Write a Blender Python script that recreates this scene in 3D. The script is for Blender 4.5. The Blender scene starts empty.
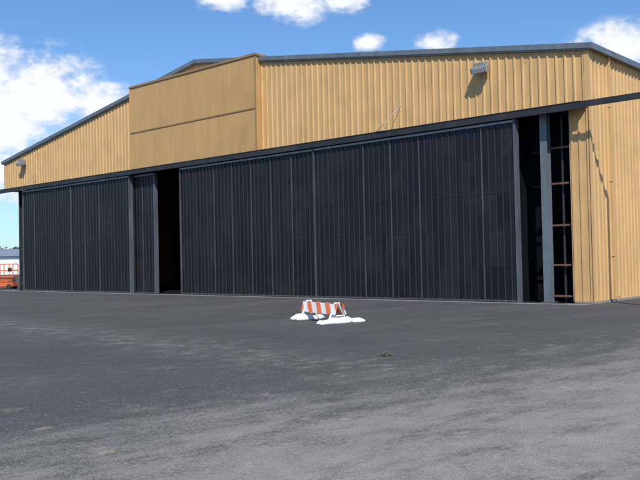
import bpy, math, random, bmesh
from mathutils import Matrix, Vector
random.seed(7)
scene=bpy.context.scene
scene.view_settings.view_transform='Standard'
scene.view_settings.look='None'
scene.view_settings.exposure=0

# ---------------------------------------------------------------- helpers
class MB:
    def __init__(s): s.v=[]; s.f=[]; s.m=[]
    def box(s,x0,x1,y0,y1,z0,z1,mi=0):
        s.hexa([(x0,y0,z0),(x1,y0,z0),(x1,y1,z0),(x0,y1,z0),(x0,y0,z1),(x1,y0,z1),(x1,y1,z1),(x0,y1,z1)],mi)
    def hexa(s,pts,mi=0):
        i=len(s.v); s.v+=[tuple(p) for p in pts]
        for q in ((0,3,2,1),(4,5,6,7),(0,1,5,4),(1,2,6,5),(2,3,7,6),(3,0,4,7)):
            s.f.append(tuple(i+k for k in q)); s.m.append(mi)
    def prism_y(s,poly,y0,y1,mi=0):
        i=len(s.v); n=len(poly)
        s.v+=[(x,y0,z) for x,z in poly]+[(x,y1,z) for x,z in poly]
        s.f.append(tuple(range(i,i+n))); s.m.append(mi)
        s.f.append(tuple(reversed(range(i+n,i+2*n)))); s.m.append(mi)
        for k in range(n):
            k2=(k+1)%n
            s.f.append((i+k2,i+k,i+n+k,i+n+k2)); s.m.append(mi)
    def bar(s,a,b,r,mi=0,n=8):
        a=Vector(a); b=Vector(b); d=(b-a).normalized()
        u=d.orthogonal().normalized(); w=d.cross(u)
        i=len(s.v)
        for p in (a,b):
            for k in range(n):
                t=2*math.pi*k/n
                s.v.append(tuple(p+u*math.cos(t)*r+w*math.sin(t)*r))
        for k in range(n):
            k2=(k+1)%n
            s.f.append((i+k,i+k2,i+n+k2,i+n+k)); s.m.append(mi)
        s.f.append(tuple(reversed(range(i,i+n)))); s.m.append(mi)
        s.f.append(tuple(range(i+n,i+2*n))); s.m.append(mi)
    def make(s,name,mats,parent=None,bevel=0,smooth=False):
        me=bpy.data.meshes.new(name); me.from_pydata(s.v,[],s.f); me.update()
        for m in mats: me.materials.append(m)
        for p,mi in zip(me.polygons,s.m):
            p.material_index=mi; p.use_smooth=smooth
        o=bpy.data.objects.new(name,me); scene.collection.objects.link(o)
        if parent: o.parent=parent
        if bevel:
            b=o.modifiers.new('bev','BEVEL'); b.width=bevel; b.segments=2; b.limit_method='ANGLE'
        return o
def empty(name,loc=(0,0,0),rz=0,sc=1):
    e=bpy.data.objects.new(name,None); scene.collection.objects.link(e)
    e.location=loc; e.rotation_euler=(0,0,rz); e.empty_display_size=.5; e.scale=(sc,sc,sc)
    return e

class NT:
    def __init__(s,name):
        s.mat=bpy.data.materials.new(name); s.mat.use_nodes=True
        s.t=s.mat.node_tree; s.b=s.t.nodes['Principled BSDF']
    def n(s,ty,**k):
        x=s.t.nodes.new(ty)
        for a,b in k.items(): setattr(x,a,b)
        return x
    def l(s,a,b): s.t.links.new(a,b)
    def coord(s,scale=(1,1,1),rot=(0,0,0)):
        tc=s.n('ShaderNodeTexCoord'); mp=s.n('ShaderNodeMapping')
        mp.inputs['Scale'].default_value=scale; mp.inputs['Rotation'].default_value=rot
        s.l(tc.outputs['Object'],mp.inputs['Vector']); return mp.outputs[0]
    def noise(s,vec,scale,detail=4,rough=.55,dist=0):
        x=s.n('ShaderNodeTexNoise'); x.inputs['Scale'].default_value=scale
        x.inputs['Detail'].default_value=detail; x.inputs['Roughness'].default_value=rough
        x.inputs['Distortion'].default_value=dist
        s.l(vec,x.inputs['Vector']); return x.outputs['Fac']
    def mr(s,v,a,b,c=0,d=1,smooth=False):
        x=s.n('ShaderNodeMapRange'); 
        if smooth: x.interpolation_type='SMOOTHSTEP'
        s.l(v,x.inputs[0]); x.inputs[1].default_value=a; x.inputs[2].default_value=b
        x.inputs[3].default_value=c; x.inputs[4].default_value=d; return x.outputs[0]
    def m(s,op,a,b=None,clamp=False):
        x=s.n('ShaderNodeMath',operation=op); x.use_clamp=clamp
        for i,v in enumerate((a,b)):
            if v is None: continue
            if isinstance(v,(int,float)): x.inputs[i].default_value=v
            else: s.l(v,x.inputs[i])
        return x.outputs[0]
    def mix(s,f,a,b,mode='MIX'):
        x=s.n('ShaderNodeMix',data_type='RGBA',blend_type=mode)
        for i,v in ((0,f),(6,a),(7,b)):
            if isinstance(v,(int,float)): x.inputs[i].default_value=v
            elif isinstance(v,tuple): x.inputs[i].default_value=(*v,1) if len(v)==3 else v
            else: s.l(v,x.inputs[i])
        return x.outputs[2]
    def bump(s,h,st,dist=.01):
        x=s.n('ShaderNodeBump'); x.inputs['Strength'].default_value=st; x.inputs['Distance'].default_value=dist
        s.l(h,x.inputs['Height']); s.l(x.outputs[0],s.b.inputs['Normal'])
    def col(s,c): 
        if isinstance(c,tuple): s.b.inputs['Base Color'].default_value=(*c,1)
        else: s.l(c,s.b.inputs['Base Color'])

def paint(name,c,rough=.5,metal=0,var=.25,scale=2.0,streak=True,dirt=(.12,.09,.06),dirtamt=.25,spec=.5,bst=.08,bd=.01):
    k=NT(name)
    v=k.coord((1,1,.15 if streak else 1)); v2=k.coord()
    n1=k.noise(v,scale,4,.65); n2=k.noise(v2,scale*.35,2)
    a=k.mix(k.mr(n1,.3,.7),tuple(x*(1-var) for x in c),tuple(min(1,x*(1+var*.5)) for x in c))
    a=k.mix(k.m('MULTIPLY',k.mr(n2,.5,.75),dirtamt),a,dirt)
    k.col(a); k.b.inputs['Roughness'].default_value=rough; k.b.inputs['Metallic'].default_value=metal
    k.b.inputs['Specular IOR Level'].default_value=spec
    k.bump(n1 if bd<.02 else k.m('ADD',n1,n2),bst,bd)
    return k.mat

TAN=(.635,.395,.170)
m_tan=paint('tan_metal_siding',TAN,.5,0,.15,3.0,True,(.36,.22,.10),.3,.35,.25,.03)
m_tanbox=paint('tan_box_siding',(.545,.330,.130),.45,0,.13,1.6,True,(.33,.20,.08),.35,.4,.3,.05)
m_tand=paint('tan_trim',(.33,.20,.085),.5,0,.15)
m_beam=paint('dark_steel',(.026,.027,.032),.55,0,.4)
DD=(.035,.034,.034)
m_black=paint('black_door_panel',(.0105,.011,.0140),.38,0,.4,2.5,True,DD,.4,.35,.2,.02)
m_black2=paint('black_door_panel_b',(.0145,.015,.0185),.42,0,.4,2.5,True,DD,.4,.35,.2,.02)
m_black3=paint('black_door_panel_c',(.0080,.0085,.0110),.36,0,.4,2.5,True,DD,.4,.35,.2,.02)
m_rib=paint('door_rib',(.036,.038,.044),.5,0,.3,2,True,DD,.2,.4)
m_ribh=paint('door_cross_rib',(.018,.019,.023),.55,0,.3,2,True,DD,.2,.25)
m_seam=paint('door_seam',(.075,.080,.090),.5,0,.5,4,True,DD,.4)
m_frame=paint('door_edge_frame',(.10,.11,.13),.5,0,.4,4)
m_galv=paint('galvanized',(.32,.34,.37),.45,.4,.25,5)
m_trim=paint('blue_grey_trim',(.15,.18,.205),.45,.1,.25)
m_roof=paint('roof_metal',(.42,.44,.46),.4,.5,.15)
m_girt=paint('primer_girt',(.17,.075,.05),.7,0,.4)
m_shade=paint('painted_shade',(.007,.008,.012),.95,0,.3,2,True,DD,.1,.1)  # near-black: shade of pockets and interior painted as colour
m_conc=paint('concrete_strip',(.27,.26,.25),.9,0,.3,3,False)
m_white=paint('white_plastic',(.80,.80,.79),.5,0,.06,3,False,(.4,.38,.34),.2)
m_orange=paint('orange_paint',(.72,.15,.035),.45,0,.15,3,False)
m_rubber=paint('rubber',(.02,.02,.02),.8,0,.2,4,False)
m_dkgrey=paint('dark_grey',(.08,.08,.085),.6,0,.2,4,False)
m_lens=paint('lamp_glass',(.45,.46,.46),.15,0,.1,4,False)

# ---------------------------------------------------------------- camera
f=800.; p=math.atan(18/800.); r=.021
F=Vector((0,math.cos(p),math.sin(p))); R0=Vector((1,0,0)); U0=Vector((0,-math.sin(p),math.cos(p)))
R=R0*math.cos(r)-U0*math.sin(r); U=R0*math.sin(r)+U0*math.cos(r)
cd=bpy.data.cameras.new('camera'); cam=bpy.data.objects.new('camera',cd); scene.collection.objects.link(cam)
M=Matrix((R,U,-F)).transposed().to_4x4(); M.translation=Vector((0,0,1.65)); cam.matrix_world=M
cd.sensor_width=36; cd.lens=45; cd.clip_end=6000; cd.clip_start=.1
scene.camera=cam

# ---------------------------------------------------------------- hangar
H=empty('aircraft_hangar',(6.80,27.43,0),math.atan2(-.6702,.7422))
XR=2.62; XL=-36.7; XC=(XR+XL)/2; EH=8.3; RH=11.35; DEP=42; BT=6.40
XLL=-34.75
def gz(x): return EH+(RH-EH)*(1-abs(x-XC)/((XR-XL)/2))
a=MB()
a.prism_y([(XL,BT),(XR,BT),(XR,EH),(XC,RH),(XL,EH)],0,.05)
x=XR-.15
while x>XL+.05:
    if not (-22.2<x<-12.7):
        z1=gz(x)-.02
        pts=[(x-.05,0.002),(x+.05,0.002),(x+.024,-.040),(x-.024,-.040)]
        i=len(a.v)
        a.v+=[(px,py,BT) for px,py in pts]+[(px,py,z1) for px,py in pts]
        for q in ((0,4,7,3),(3,7,6,2),(2,6,5,1)):
            a.f.append(tuple(i+k for k in q)); a.m.append(0)
    x-=.305
a.make('front_gable_wall',[m_tan],H)
a=MB(); a.box(1.93,XR,0.0,.05,0.06,BT-.003)
for x in (2.02,2.29,2.56):
    a.box(x-.03,x+.03,-.033,-.001,.06,BT-.1)
a.make('front_pier_wall',[m_tan],H)
a=MB(); a.box(XR-.05,XR-.001,.051,DEP,.06,EH)
y=.25
while y<DEP:
    a.hexa([(XR-.002,y-.05,.07),(XR+.038,y-.022,.07),(XR+.038,y+.022,.07),(XR-.002,y+.05,.07),
            (XR-.002,y-.05,EH-.05),(XR+.038,y-.022,EH-.05),(XR+.038,y+.022,EH-.05),(XR-.002,y+.05,EH-.05)])
    y+=.305
a.make('side_wall',[m_tan],H)
a=MB()
a.box(XL+.001,XL+.05,.051,DEP,BT,EH)
a.box(XL+.05,XLL-.05,.051,DEP,BT+.01,BT+.06)
a.box(XLL-.05,XLL,.3,DEP,.0,BT+.008)
a.make('side_wall_2',[m_tan],H)
a=MB(); a.prism_y([(XL,BT),(XL,EH),(XC,RH),(XR,EH),(XR,0),(XLL,0),(XLL,BT)][::-1],DEP,DEP+.05)
a.make('rear_wall',[m_tan],H)
a=MB()
a.box(XR-.11,XR+.008,-.050,-.003,BT+.003,EH-.1,0); a.box(XR+.009,XR+.05,-.050,.10,.05,EH-.1,0)
a.box(XL-.02,XL+.1,-.050,-.003,BT+.003,EH-.1,0)
a.make('corner_trim',[m_tan],H)
a=MB()
for xe in (XR+.10,XL-.10):
    ze=gz(xe)
    P=[(xe,-.12,ze+.02),(XC,-.12,RH+.02),(XC,DEP+.2,RH+.02),(xe,DEP+.2,ze+.02),
          (xe,-.12,ze+.08),(XC,-.12,RH+.08),(XC,DEP+.2,RH+.08),(xe,DEP+.2,ze+.08)]
    a.hexa(P)
a.make('roof',[m_roof],H)
a=MB()
for xe in (XR+.12,XL-.12):
    ze=gz(xe)
    P=[(xe,ze-.08),(XC,RH-.08),(XC,RH+.10),(xe,ze+.10)]
    if xe<XC: P=P[::-1]
    a.prism_y(P,-.15,-.125)
    P=[(xe,ze-.13),(XC,RH-.13),(XC,RH-.08),(xe,ze-.08)]
    if xe<XC: P=P[::-1]
    a.prism_y(P,-.124,-.044)
zz=gz(XR+.12)
a.box(XR+.11,XR+.22,-.15,DEP+.2,zz-.10,zz+.09)
a.box(XL-.22,XL-.11,-.15,DEP+.2,zz-.10,zz+.09)
a.make('roof_fascia_and_gutter',[m_trim],H)
a=MB(); bx0,bx1=-22.15,-12.55
a.box(bx0,bx1,-.34,-.005,6.30,10.80,0)
x=bx0+.2
while x<bx1:
    a.box(x-.012,x+.012,-.347,-.339,6.32,8.36,0); a.box(x-.012,x+.012,-.347,-.339,8.48,10.74,0); x+=.305
a.box(bx0-.02,bx1+.02,-.37,-.335,8.39,8.45,1)
a.box(bx0-.06,bx1+.06,-.39,.3,10.78,10.88,1)
a.box(bx0-.03,bx0+.05,-.37,-.338,6.30,10.75,0); a.box(bx1-.03,bx1+.03,-.37,-.338,6.30,10.75,1)
a.make('raised_door_bay',[m_tanbox,m_tand],H)
# header track beam
a=MB()
xa,xb=-43.5,4.75
a.box(xa,xb,-.62,-.58,6.24,6.44); a.box(xa,XR-.01,-.579,-.03,6.38,6.43); 
a.box(xa,XR,-.40,-.36,6.24,6.379); a.box(xa,XR,-.64,-.54,6.441,6.46); a.box(xa,XR,-.64,-.55,6.21,6.239)
for x in range(-43,3,3): a.box(x-.04,x+.04,-.578,-.401,6.26,6.377)
a.make('door_track_beam',[m_beam],H)
a=MB(); a.box(4.55,4.68,-.579,-.45,0,6.42); a.box(-43.3,-43.1,-.579,-.401,0,6.37); 
a.box(4.4,4.83,-.75,-.3,0,.1); a.box(-43.5,-42.9,-.75,-.25,0,.1)
a.make('track_outrigger_post',[m_beam],H)
def door(name,s0,s1,d,nm,sub,edgeR=True,edgeL=True,top=6.10):
    a=MB(); x0,x1=-s1,-s0
    zs=[.08,1.22,2.48,3.74,4.98,top]
    a.box(x0,x1,d+.03,d+.12,.07,top,3)
    wm=(x1-x0)/nm
    for i in range(nm):
        for j in range(sub):
            xa=x0+wm*i+wm/sub*j; xb=xa+wm/sub
            base=random.choice((0,0,1,2))
            for k in range(5):
                mi=base if random.random()<.7 else random.choice((0,1,2))
                t=random.uniform(-.004,.004); t2=random.uniform(-.004,.004)
                g=.005
                a.hexa([(xa+.012,d+.006+t,zs[k]+g),(xb-.012,d+.006+t2,zs[k]+g),(xb-.012,d+.029,zs[k]+g),(xa+.012,d+.029,zs[k]+g),
                        (xa+.012,d+.006+t2,zs[k+1]-g),(xb-.012,d+.006-t,zs[k+1]-g),(xb-.012,d+.029,zs[k+1]-g),(xa+.012,d+.029,zs[k+1]-g)],mi)
            if j: a.box(xa-.014,xa+.014,d-.026,d+.028,.08,top-.02,3)
        xa=x0+wm*i
        if i: a.box(xa-.016,xa+.016,d-.042,d+.027,.075,top-.01,4 if random.random()<.8 else 3)
    for z in zs[1:-1]:
        a.box(x0+.01,x1-.01,d-.003,d+.026,z-.011,z+.011,7)
    a.box(x0,x1,d-.05,d+.10,top+.002,top+.08,6)
    a.box(x0,x1,d-.03,d+.025,.03,.09,4)
    if edgeR: a.box(x1-.07,x1+.02,d-.06,d+.16,.02,top+.10,5)
    if edgeL: a.box(x0-.02,x0+.05,d-.06,d+.16,.02,top+.10,5 if edgeL==1 else 4)
    a.make(name,[m_black,m_black2,m_black3,m_rib,m_seam,m_frame,m_galv,m_ribh],H)
door('sliding_door',-.25,9.0,-.46,7,5,True,2)
door('sliding_door_2',9.04,17.9,-.44,7,5,False,2)
door('sliding_door_3',22.1,27.9,-.46,4,5,True,2)
door('sliding_door_4',27.94,33.5,-.44,4,5,False,True)
door('sliding_door_5',20.3,22.4,-.20,2,4,2,False)
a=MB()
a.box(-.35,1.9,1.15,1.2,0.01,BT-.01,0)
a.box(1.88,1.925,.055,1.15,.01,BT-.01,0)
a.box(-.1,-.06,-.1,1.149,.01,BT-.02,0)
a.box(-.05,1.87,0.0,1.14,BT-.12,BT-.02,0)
a.make('door_pocket_shade',[m_shade],H)  # dark panels around the pocket, its deep shadow painted in
a=MB()
for z in (.22,1.25,2.57,3.96,5.15):
    a.box(1.22,1.87,.10,.24,z-.03,z+.03,0); a.box(.2,.93,.75,.80,z-.025,z+.025,1)
    a.box(1.78,1.87,.245,1.14,z-.035,z+.035,0)
a.box(1.5,1.56,.29,.35,.01,BT-.13,1)
a.make('door_pocket_girts',[m_girt,m_rib],H)
a=MB()
a.box(.95,1.20,-.12,-.10,.012,6.36); a.box(.95,1.20,.12,.14,.012,6.36); a.box(1.06,1.09,-.099,.119,.012,6.36)
a.box(.85,1.3,-.2,.25,.013,.03)
a.make('pocket_steel_column',[m_trim],H,)
a=MB()
for z in (.4,1.25,2.57,3.96,5.15):
    a.box(-34.6,-33.55,.0,.12,z-.04,z+.04,0)
a.box(-34.7,-33.55,.9,.95,0.01,BT-.01,2); a.box(-34.75,-34.62,-.1,.1,.01,6.36,1)  # wide box is a dark backing sheet, pocket shadow as colour
a.make('pocket_left_girts',[m_girt,m_beam,m_shade],H)
a=MB(); a.box(-36.,2.7,-.80,-.36,-.05,.012,0); a.box(-34.5,1.9,-.56,-.53,.0,.02,1)
a.make('door_track_slab',[m_conc,m_beam],H)
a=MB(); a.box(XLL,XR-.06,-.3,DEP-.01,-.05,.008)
a.make('hangar_floor',[m_shade],H)  # floor painted near-black so the opening looks unlit despite the sun
a=MB()
for y in (6,12,18,24,30,36):
    a.box(XLL+.1,XLL+.4,y,y+.2,0.01,7.8); a.box(XR-.5,XR-.2,y,y+.2,0.01,8)
a.make('interior_frames',[m_rib],H)
def flood(name,x,z):
    a=MB()
    a.box(x-.05,x+.05,-.16,-.042,z-.10,z+.14,0)
    a.hexa([(x-.29,-.42,z-.20),(x+.29,-.42,z-.20),(x+.27,-.14,z-.12),(x-.27,-.14,z-.12),
            (x-.29,-.52,z-.02),(x+.29,-.52,z-.02),(x+.27,-.14,z+.18),(x-.27,-.14,z+.18)],0)
    a.hexa([(x-.24,-.46,z-.205),(x+.24,-.46,z-.205),(x+.24,-.44,z-.18),(x-.24,-.44,z-.18),
            (x-.24,-.53,z-.05),(x+.24,-.53,z-.05),(x+.24,-.50,z-.03),(x-.24,-.50,z-.03)],1)
    for k in range(5):
        xx=x-.22+k*.11; a.box(xx-.01,xx+.01,-.38,-.16,z+.08,z+.20,0)
    a.make(name,[m_galv,m_lens],H,.01)
flood('floodlight',-1.15,8.20); flood('floodlight_2',-34.0,8.0)
a=MB()
for (x,z) in ((-4.8,7.45),(-32.6,7.2)):
    a.bar((x,-.04,z),(x-.35,-.66,z-.75),.011); a.bar((x-.35,-.66,z-.75),(x-.75,-.66,z-.98),.011)
    a.bar((x-.75,-.66,z-.98),(x-.2,-.66,z-1.0),.011)
a.make('cable_stay',[m_galv],H)
a=MB(); a.box(XR+.04,XR+.12,1.45,1.53,.2,EH-.05); a.box(XR+.04,XR+.26,1.452,1.528,.10,.199)
for z in (1.5,4,6.5): a.box(XR+.034,XR+.13,1.43,1.55,z,z+.03)
a.make('downspout',[m_tan],H)
a=MB(); a.box(XR-.6,XR+.12,-.12,.2,0,.055); a.box(XR-.05,XR+.08,.2,DEP,0,.058)
a.make('foundation_edge',[m_conc],H)

# ---------------------------------------------------------------- ground
k=NT('asphalt')
v=k.coord(); 
sep=k.n('ShaderNodeSeparateXYZ'); k.l(v,sep.inputs[0])
q=k.m('ADD',k.m('MULTIPLY',sep.outputs[0],-.62),k.m('MULTIPLY',sep.outputs[1],.785))
vs=k.coord((1,1,1),(0,0,-math.atan2(.62,.785)))
mp=k.n('ShaderNodeMapping'); mp.inputs['Scale'].default_value=(.35,1,1); k.l(vs,mp.inputs[0])
streak=k.noise(mp.outputs[0],1.0,7,.72,.2)
big=k.noise(v,.35,4,.6)
med=k.noise(v,2.6,7,.75)
grit=k.noise(v,20,4,.8)
fine=k.noise(v,55,1,.6)
dith=k.m('ADD',k.m('MULTIPLY',k.m('SUBTRACT',grit,.5),3.4),k.m('MULTIPLY',k.m('SUBTRACT',fine,.5),3.4))
edge=k.m('ADD',q,k.m('ADD',k.m('MULTIPLY',k.m('SUBTRACT',streak,.5),7.5),k.m('MULTIPLY',k.m('SUBTRACT',med,.5),5.5)))
light=k.mr(edge,9.3,5.0,0,1)
st2=k.noise(mp.outputs[0],.5,6,.66,.2)
w2=k.m('MULTIPLY',k.mr(st2,.42,.70),k.mr(med,.34,.66))
light=k.m('MAXIMUM',light,k.m('MULTIPLY',w2,.62))
q2=k.m('ADD',k.m('MULTIPLY',sep.outputs[0],.747),k.m('MULTIPLY',sep.outputs[1],.664))
band=k.m('SUBTRACT',1.,k.m('ABSOLUTE',k.m('DIVIDE',k.m('SUBTRACT',k.m('ADD',q2,k.m('MULTIPLY',big,3)),9.8),2.3)),True)
light=k.m('MAXIMUM',light,k.m('MULTIPLY',k.m('MULTIPLY',band,k.mr(med,.35,.65)),.66))
hole=k.mr(k.noise(mp.outputs[0],1.4,7,.78),.46,.66)
light=k.m('MULTIPLY',light,k.m('SUBTRACT',1,k.m('MULTIPLY',hole,.62)))
lw=k.mr(light,0,.12)
speck=k.m('ADD',light,k.m('MULTIPLY',k.m('MULTIPLY',dith,lw),.45))
light=k.m('ADD',k.m('MULTIPLY',k.mr(speck,.22,.78),.8),k.m('MULTIPLY',light,.2),True)
dark=k.mix(k.mr(big,.3,.7),(.056,.055,.058),(.078,.076,.077))
dark=k.mix(k.m('MULTIPLY',k.mr(grit,.35,.7),.4),dark,(.120,.117,.115))
dark=k.mix(k.m('MULTIPLY',k.mr(fine,.62,.78),.55),dark,(.26,.25,.235))
lt=k.mix(k.mr(med,.3,.7),(.215,.200,.182),(.35,.325,.295))
lt=k.mix(k.m('MULTIPLY',k.mr(fine,.50,.66),.6),lt,(.11,.104,.098))
# small exposed pale stones
vo=k.n('ShaderNodeTexVoronoi'); vo.inputs['Scale'].default_value=38; k.l(v,vo.inputs['Vector'])
st=k.m('MULTIPLY',k.mr(vo.outputs['Distance'],.32,.22),k.m('GREATER_THAN',k.noise(v,31,0),.60))
tanp=k.noise(v,1.9,5,.66)
c=k.mix(light,dark,lt)
c=k.mix(k.m('MULTIPLY',st,k.mr(edge,14,8,.25,.8)),c,(.42,.39,.35))
c=k.mix(k.m('MULTIPLY',k.mr(tanp,.62,.70),k.m('MULTIPLY',k.mr(edge,12,7.5,0,1),.6)),c,(.42,.33,.22))
k.col(c); k.b.inputs['Roughness'].default_value=.9
k.b.inputs['Specular IOR Level'].default_value=.2
k.bump(k.m('ADD',fine,k.m('MULTIPLY',grit,.8)),.7,.014)
a=MB(); a.v=[(-110,-60,0),(110,-60,0),(110,150,0),(-110,150,0)]; a.f=[(0,1,2,3)]; a.m=[0]
a.make('asphalt_apron',[k.mat])
k=NT('grass_field'); v=k.coord()
n1=k.noise(v,.08,6,.7); n2=k.noise(v,3,4,.7)
k.col(k.mix(k.mr(n1,.3,.7),k.mix(n2,(.05,.075,.02),(.09,.11,.035)),(.13,.125,.05))); k.b.inputs['Roughness'].default_value=1
a=MB(); a.v=[(-3000,-3000,-.06),(3000,-3000,-.06),(3000,3000,-.06),(-3000,3000,-.06)]; a.f=[(0,1,2,3)]; a.m=[0]
a.make('ground',[k.mat])
a=MB()
for i in range(110):
    y=random.uniform(4,11); x=random.uniform(-.45,.45)*y
    s=random.uniform(.003,.008); rr=[random.uniform(.7,1.3) for _ in range(6)]
    i0=len(a.v)
    a.v+=[(x+s*rr[0],y,s*.3),(x,y+s*rr[1],s*.3),(x-s*rr[2],y,s*.3),(x,y-s*rr[3],s*.3),(x,y,s*rr[4]*.8+.002),(x,y,0)]
    for t in range(4):
        a.f.append((i0+t,i0+(t+1)%4,i0+4)); a.m.append(0)
        a.f.append((i0+(t+1)%4,i0+t,i0+5)); a.m.append(0)
m_stone=paint('stone',(.22,.21,.19),.9,0,.4,8,False)
a.make('loose_gravel',[m_stone])
m_green=paint('green_clump',(.14,.13,.04),.8,0,.3,8,False)
a=MB()
for i in range(40):
    t=random.uniform(0,6.28); d=.09*math.sqrt(random.random())
    x=1.05+d*math.cos(t)*1.4; y=13.3+d*math.sin(t); z=random.uniform(.004,.05*(1-d/.12)+.006)
    s=.03*random.uniform(.6,1.3); th=random.uniform(0,6.28)
    u=Vector((math.cos(th),math.sin(th),random.uniform(-.5,.5)))*s; w=Vector((-math.sin(th),math.cos(th),random.uniform(-.3,.5)))*s*.5
    c0=Vector((x,y,z+s*.4)); i0=len(a.v)
    a.v+=[tuple(c0-u),tuple(c0+w),tuple(c0+u),tuple(c0-w)]; a.f.append((i0,i0+1,i0+2,i0+3)); a.m.append(0)
a.make('weed_clump',[m_green])

# ---------------------------------------------------------------- barricade
B=empty('traffic_barricade',(.03,20.85,0),math.atan2(-1.9,.95),.94)
k=NT('barricade_stripes'); v=k.coord()
sep=k.n('ShaderNodeSeparateXYZ'); k.l(v,sep.inputs[0])
g=k.m('ADD',sep.outputs[0],sep.outputs[2]); fr=k.m('FRACT',k.m('DIVIDE',g,.56))
st=k.m('GREATER_THAN',fr,.5)
dn=k.noise(v,6,4); 
k.col(k.mix(k.m('MULTIPLY',k.mr(dn,.55,.8),.3),k.mix(st,(.82,.80,.77),(.85,.16,.03)),(.3,.25,.2))); k.b.inputs['Roughness'].default_value=.45
m_stripe=k.mat
a=MB()
for sy in (-1,1):
    yb,yt=.17*sy,.08*sy
    t=.03
    a.hexa([(-1.05,yb-t/2,.24),(1.05,yb-t/2,.24),(1.05,yb+t/2,.24),(-1.05,yb+t/2,.24),
            (-1.05,yt-t/2,.52),(1.05,yt-t/2,.52),(1.05,yt+t/2,.52),(-1.05,yt+t/2,.52)],0)
a.make('striped_board',[m_stripe],B,.006)
a=MB()
for x in (-.86,.86):
    for sy in (-1,1):
        a.bar((x,.28*sy,.02),(x,.05*sy,.56),.025,0)
    a.bar((x,-.2,.2),(x,.2,.2),.018,0)
    a.bar((x,-.05,.54),(x,.05,.54),.02,0)
a.make('legs',[m_white],B)
def bag(name,cx,cy,lx,ly,h,rz,par,mat,seed):
    bm=bmesh.new(); bmesh.ops.create_uvsphere(bm,u_segments=28,v_segments=14,radius=1)
    rnd=random.Random(seed); ph=[rnd.uniform(0,6) for _ in range(6)]
    for v in bm.verts:
        x,y,z=v.co
        sx=math.copysign(abs(x)**.7,x); sy_=math.copysign(abs(y)**.7,y)
        zz=max(z,-.35)
        hh=h*(.75+.25*abs(sx))*(1+.12*math.sin(5*x+ph[0])+.1*math.sin(7*y+ph[1]))
        v.co=(sx*lx/2*(1+.05*math.sin(6*y+ph[2])), sy_*ly/2*(1+.12*math.sin(5*x+ph[3])), (zz+.35)/1.35*hh)
    me=bpy.data.meshes.new(name); bm.to_mesh(me); bm.free()
    for p_ in me.polygons: p_.use_smooth=True
    me.materials.append(mat); o=bpy.data.objects.new(name,me); scene.collection.objects.link(o)
    o.parent=par; o.location=(cx,cy,0.003); o.rotation_euler=(0,0,rz)
bag('sandbag_1',.88,.05,.42,.80,.19,.1,B,m_white,1)
bag('sandbag_2',.80,.55,.34,.55,.13,-.4,B,m_white,2)
bag('sandbag_3',-.86,-.2,.40,.70,.20,.15,B,m_white,3)
bag('sandbag_4',-.95,.30,.34,.5,.14,.5,B,m_white,4)
bag('sandbag_5',.95,-.42,.3,.45,.12,.3,B,m_white,5)

# ---------------------------------------------------------------- scissor lift
S=empty('scissor_lift',(-21.5,54.0,0),-.15,.84)
a=MB()
a.box(-1.15,1.15,-.4,.4,.22,.52,0)
for i in range(4):
    z=.56+i*.085
    a.hexa([(-1.05,-.32,z),(1.05,-.32,z+.06),(1.05,-.27,z+.06),(-1.05,-.27,z),(-1.05,-.32,z+.05),(1.05,-.32,z+.11),(1.05,-.27,z+.11),(-1.05,-.27,z+.05)],0)
    a.hexa([(-1.05,.27,z+.06),(1.05,.27,z),(1.05,.32,z),(-1.05,.32,z+.06),(-1.05,.27,z+.11),(1.05,.27,z+.05),(1.05,.32,z+.05),(-1.05,.32,z+.11)],0)
a.box(-1.2,1.2,-.42,.42,.95,1.05,0)
for x in (-1.17,-.4,.4,1.17):
    for y in (-.39,.39): a.bar((x,y,1.05),(x,y,2.0),.035,0)
for z in (1.5,2.0):
    for y in (-.39,.39): a.bar((-1.17,y,z),(1.17,y,z),.035,0)
    for x in (-1.17,1.17): a.bar((x,-.39,z),(x,.39,z),.035,0)
a.box(.8,1.1,-.5,-.43,1.4,1.7,1)
for x in (-.85,.85):
    for y in (-.42,.42): a.bar((x,y-.09,.2),(x,y+.09,.2),.2,1,20)
a.make('scissor_lift_body',[m_orange,m_rubber],S)

# ---------------------------------------------------------------- distant shed
D=empty('metal_shed',(-60,135,0),.2)
a=MB(); a.box(-16,16,-6,6,0,3.0,0); 
a.hexa([(-16.4,-6.5,3.0),(16.4,-6.5,3.0),(16.4,6.5,3.0),(-16.4,6.5,3.0),(-16.4,-.05,4.3),(16.4,-.05,4.3),(16.4,.05,4.3),(-16.4,.05,4.3)],1)
for x in (-12,-4,4,12): a.box(x-1.5,x+1.5,-6.05,-6.003,.0,2.4,2)
a.make('shed_body',[m_white,m_roof,m_dkgrey],D)

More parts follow.
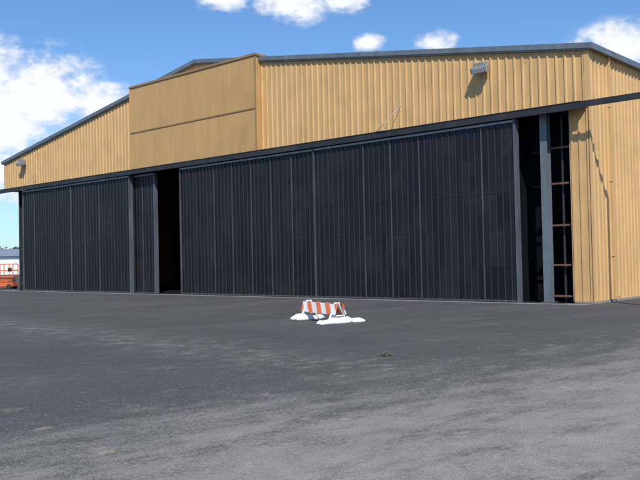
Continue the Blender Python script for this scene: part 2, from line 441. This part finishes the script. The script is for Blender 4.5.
# ---------------------------------------------------------------- tree line
k=NT('foliage'); v=k.coord(); n1=k.noise(v,.15,3)
k.col(k.mix(k.mr(n1,.35,.65),(.035,.06,.022),(.085,.11,.04))); k.b.inputs['Roughness'].default_value=.9
m_fol=k.mat; m_bark=paint('bark',(.10,.075,.055),.9,0,.2)
a=MB()
nt=230
for i in range(nt):
    az=2*math.pi*i/nt+random.uniform(-.015,.015)
    dist=random.uniform(290,350); cx=dist*math.sin(az); cy=dist*math.cos(az)
    h=random.uniform(7,11); w=random.uniform(5,8)
    a.bar((cx,cy,-.1),(cx,cy,h*.6),.25,1,5)
    for _ in range(170):
        u=random.gauss(0,.45)*w; vv=random.gauss(0,.45)*w; z=h*.08+random.random()**.8*h*.9
        sc=math.sqrt(max(.05,1-((z/h-.5)/.56)**2)); s=random.uniform(.5,1.1)
        c0=Vector((cx+u*sc,cy+vv*sc,z)); d1=Vector([random.gauss(0,1) for _ in range(3)]).normalized(); d2=d1.orthogonal().normalized()
        i0=len(a.v); a.v+=[tuple(c0-d1*s),tuple(c0+d2*s*.7),tuple(c0+d1*s),tuple(c0-d2*s*.7)]
        a.f.append((i0,i0+1,i0+2,i0+3)); a.m.append(0)
a.make('distant_tree_line',[m_fol,m_bark])

# ---------------------------------------------------------------- sun + sky
el=math.radians(47); sv=Vector((.10,-.995,0)).normalized()*math.cos(el)+Vector((0,0,math.sin(el)))
sd=bpy.data.lights.new('sun','SUN'); sd.energy=4.6; sd.angle=math.radians(.5); sd.color=(1,.95,.875)
so=bpy.data.objects.new('sun',sd); scene.collection.objects.link(so)
so.rotation_euler=sv.to_track_quat('Z','Y').to_euler(); so.location=(10,-20,40)
w=bpy.data.worlds.new('World'); scene.world=w; w.use_nodes=True; t=w.node_tree
for n in list(t.nodes): t.nodes.remove(n)
out=t.nodes.new('ShaderNodeOutputWorld'); bg=t.nodes.new('ShaderNodeBackground'); bg.inputs[1].default_value=.11
t.links.new(bg.outputs[0],out.inputs[0])
sky=t.nodes.new('ShaderNodeTexSky'); sky.sky_type='NISHITA'; sky.sun_disc=False; sky.sun_elevation=el
sky.sun_rotation=math.atan2(.10,-.995); sky.air_density=1.0; sky.dust_density=.4; sky.ozone_density=2.0
tint=t.nodes.new('ShaderNodeMix'); tint.data_type='RGBA'; tint.blend_type='MULTIPLY'; tint.inputs[0].default_value=1
t.links.new(sky.outputs[0],tint.inputs[6]); tint.inputs[7].default_value=(.76,1.06,1.36,1)
tc=t.nodes.new('ShaderNodeTexCoord')
def vm(op,a_,b_):
    x=t.nodes.new('ShaderNodeVectorMath'); x.operation=op
    for i,q_ in enumerate((a_,b_)):
        if q_ is None: continue
        if isinstance(q_,tuple): x.inputs[i].default_value=q_
        else: t.links.new(q_,x.inputs[i])
    return x
def mm(op,a_,b_,cl=False):
    x=t.nodes.new('ShaderNodeMath'); x.operation=op; x.use_clamp=cl
    for i,q_ in enumerate((a_,b_)):
        if q_ is None: continue
        if isinstance(q_,(int,float)): x.inputs[i].default_value=q_
        else: t.links.new(q_,x.inputs[i])
    return x.outputs[0]
blobs=[(-.334,.921,.199,.09),(-.375,.905,.215,.07),(-.264,.946,.187,.052),(-.371,.916,.155,.06),(-.030,.9515,.314,.05),(-.104,.946,.316,.035),
(.036,.952,.311,.032),(.345,.912,.232,.05),(.143,.956,.2545,.026),(.065,.963,.260,.019),(-.38,.918,.10,.07),(-.6,.75,.27,.16),(.62,.72,.30,.15),(-.85,.45,.3,.18),
(.3,-.9,.3,.2),(.95,-.1,.3,.17)]
d=None
dirv=vm('NORMALIZE',tc.outputs['Generated'],None).outputs[0]
for (x,y,z,rr) in blobs:
    s_=vm('SUBTRACT',dirv,(x,y,z)); s2=vm('MULTIPLY',s_.outputs[0],(1,1,1.7)); ln=vm('LENGTH',s2.outputs[0],None).outputs['Value']
    b=mm('SUBTRACT',1.0,mm('DIVIDE',ln,rr*1.4),True)
    d=b if d is None else mm('MAXIMUM',d,b)
mpn=t.nodes.new('ShaderNodeMapping'); mpn.inputs['Scale'].default_value=(1,1,1.6); t.links.new(dirv,mpn.inputs[0])
nz=t.nodes.new('ShaderNodeTexNoise'); nz.inputs['Scale'].default_value=17; nz.inputs['Detail'].default_value=7; nz.inputs['Roughness'].default_value=.6
t.links.new(mpn.outputs[0],nz.inputs['Vector'])
nf=t.nodes.new('ShaderNodeTexNoise'); nf.inputs['Scale'].default_value=52; nf.inputs['Detail'].default_value=4; nf.inputs['Roughness'].default_value=.6
t.links.new(mpn.outputs[0],nf.inputs['Vector'])
dens=mm('ADD',mm('ADD',mm('MULTIPLY',d,1.45),mm('MULTIPLY',mm('SUBTRACT',nz.outputs[0],.5),2.2)),mm('MULTIPLY',mm('SUBTRACT',nf.outputs[0],.5),1.5))
mr=t.nodes.new('ShaderNodeMapRange'); mr.interpolation_type='SMOOTHSTEP'; t.links.new(dens,mr.inputs[0])
mr.inputs[1].default_value=.12; mr.inputs[2].default_value=1.15
soft=mm('MULTIPLY',mr.outputs[0],mm('MULTIPLY',d,3.,True))
cm=t.nodes.new('ShaderNodeMix'); cm.data_type='RGBA'; t.links.new(mr.outputs[0],cm.inputs[0])
cm.inputs[6].default_value=(6.4,7.2,8.3,1); cm.inputs[7].default_value=(9.1,9.2,9.3,1)
mx=t.nodes.new('ShaderNodeMix'); mx.data_type='RGBA'
t.links.new(mm('MULTIPLY',soft,.97),mx.inputs[0]); t.links.new(tint.outputs[2],mx.inputs[6]); t.links.new(cm.outputs[2],mx.inputs[7])
t.links.new(mx.outputs[2],bg.inputs[0])
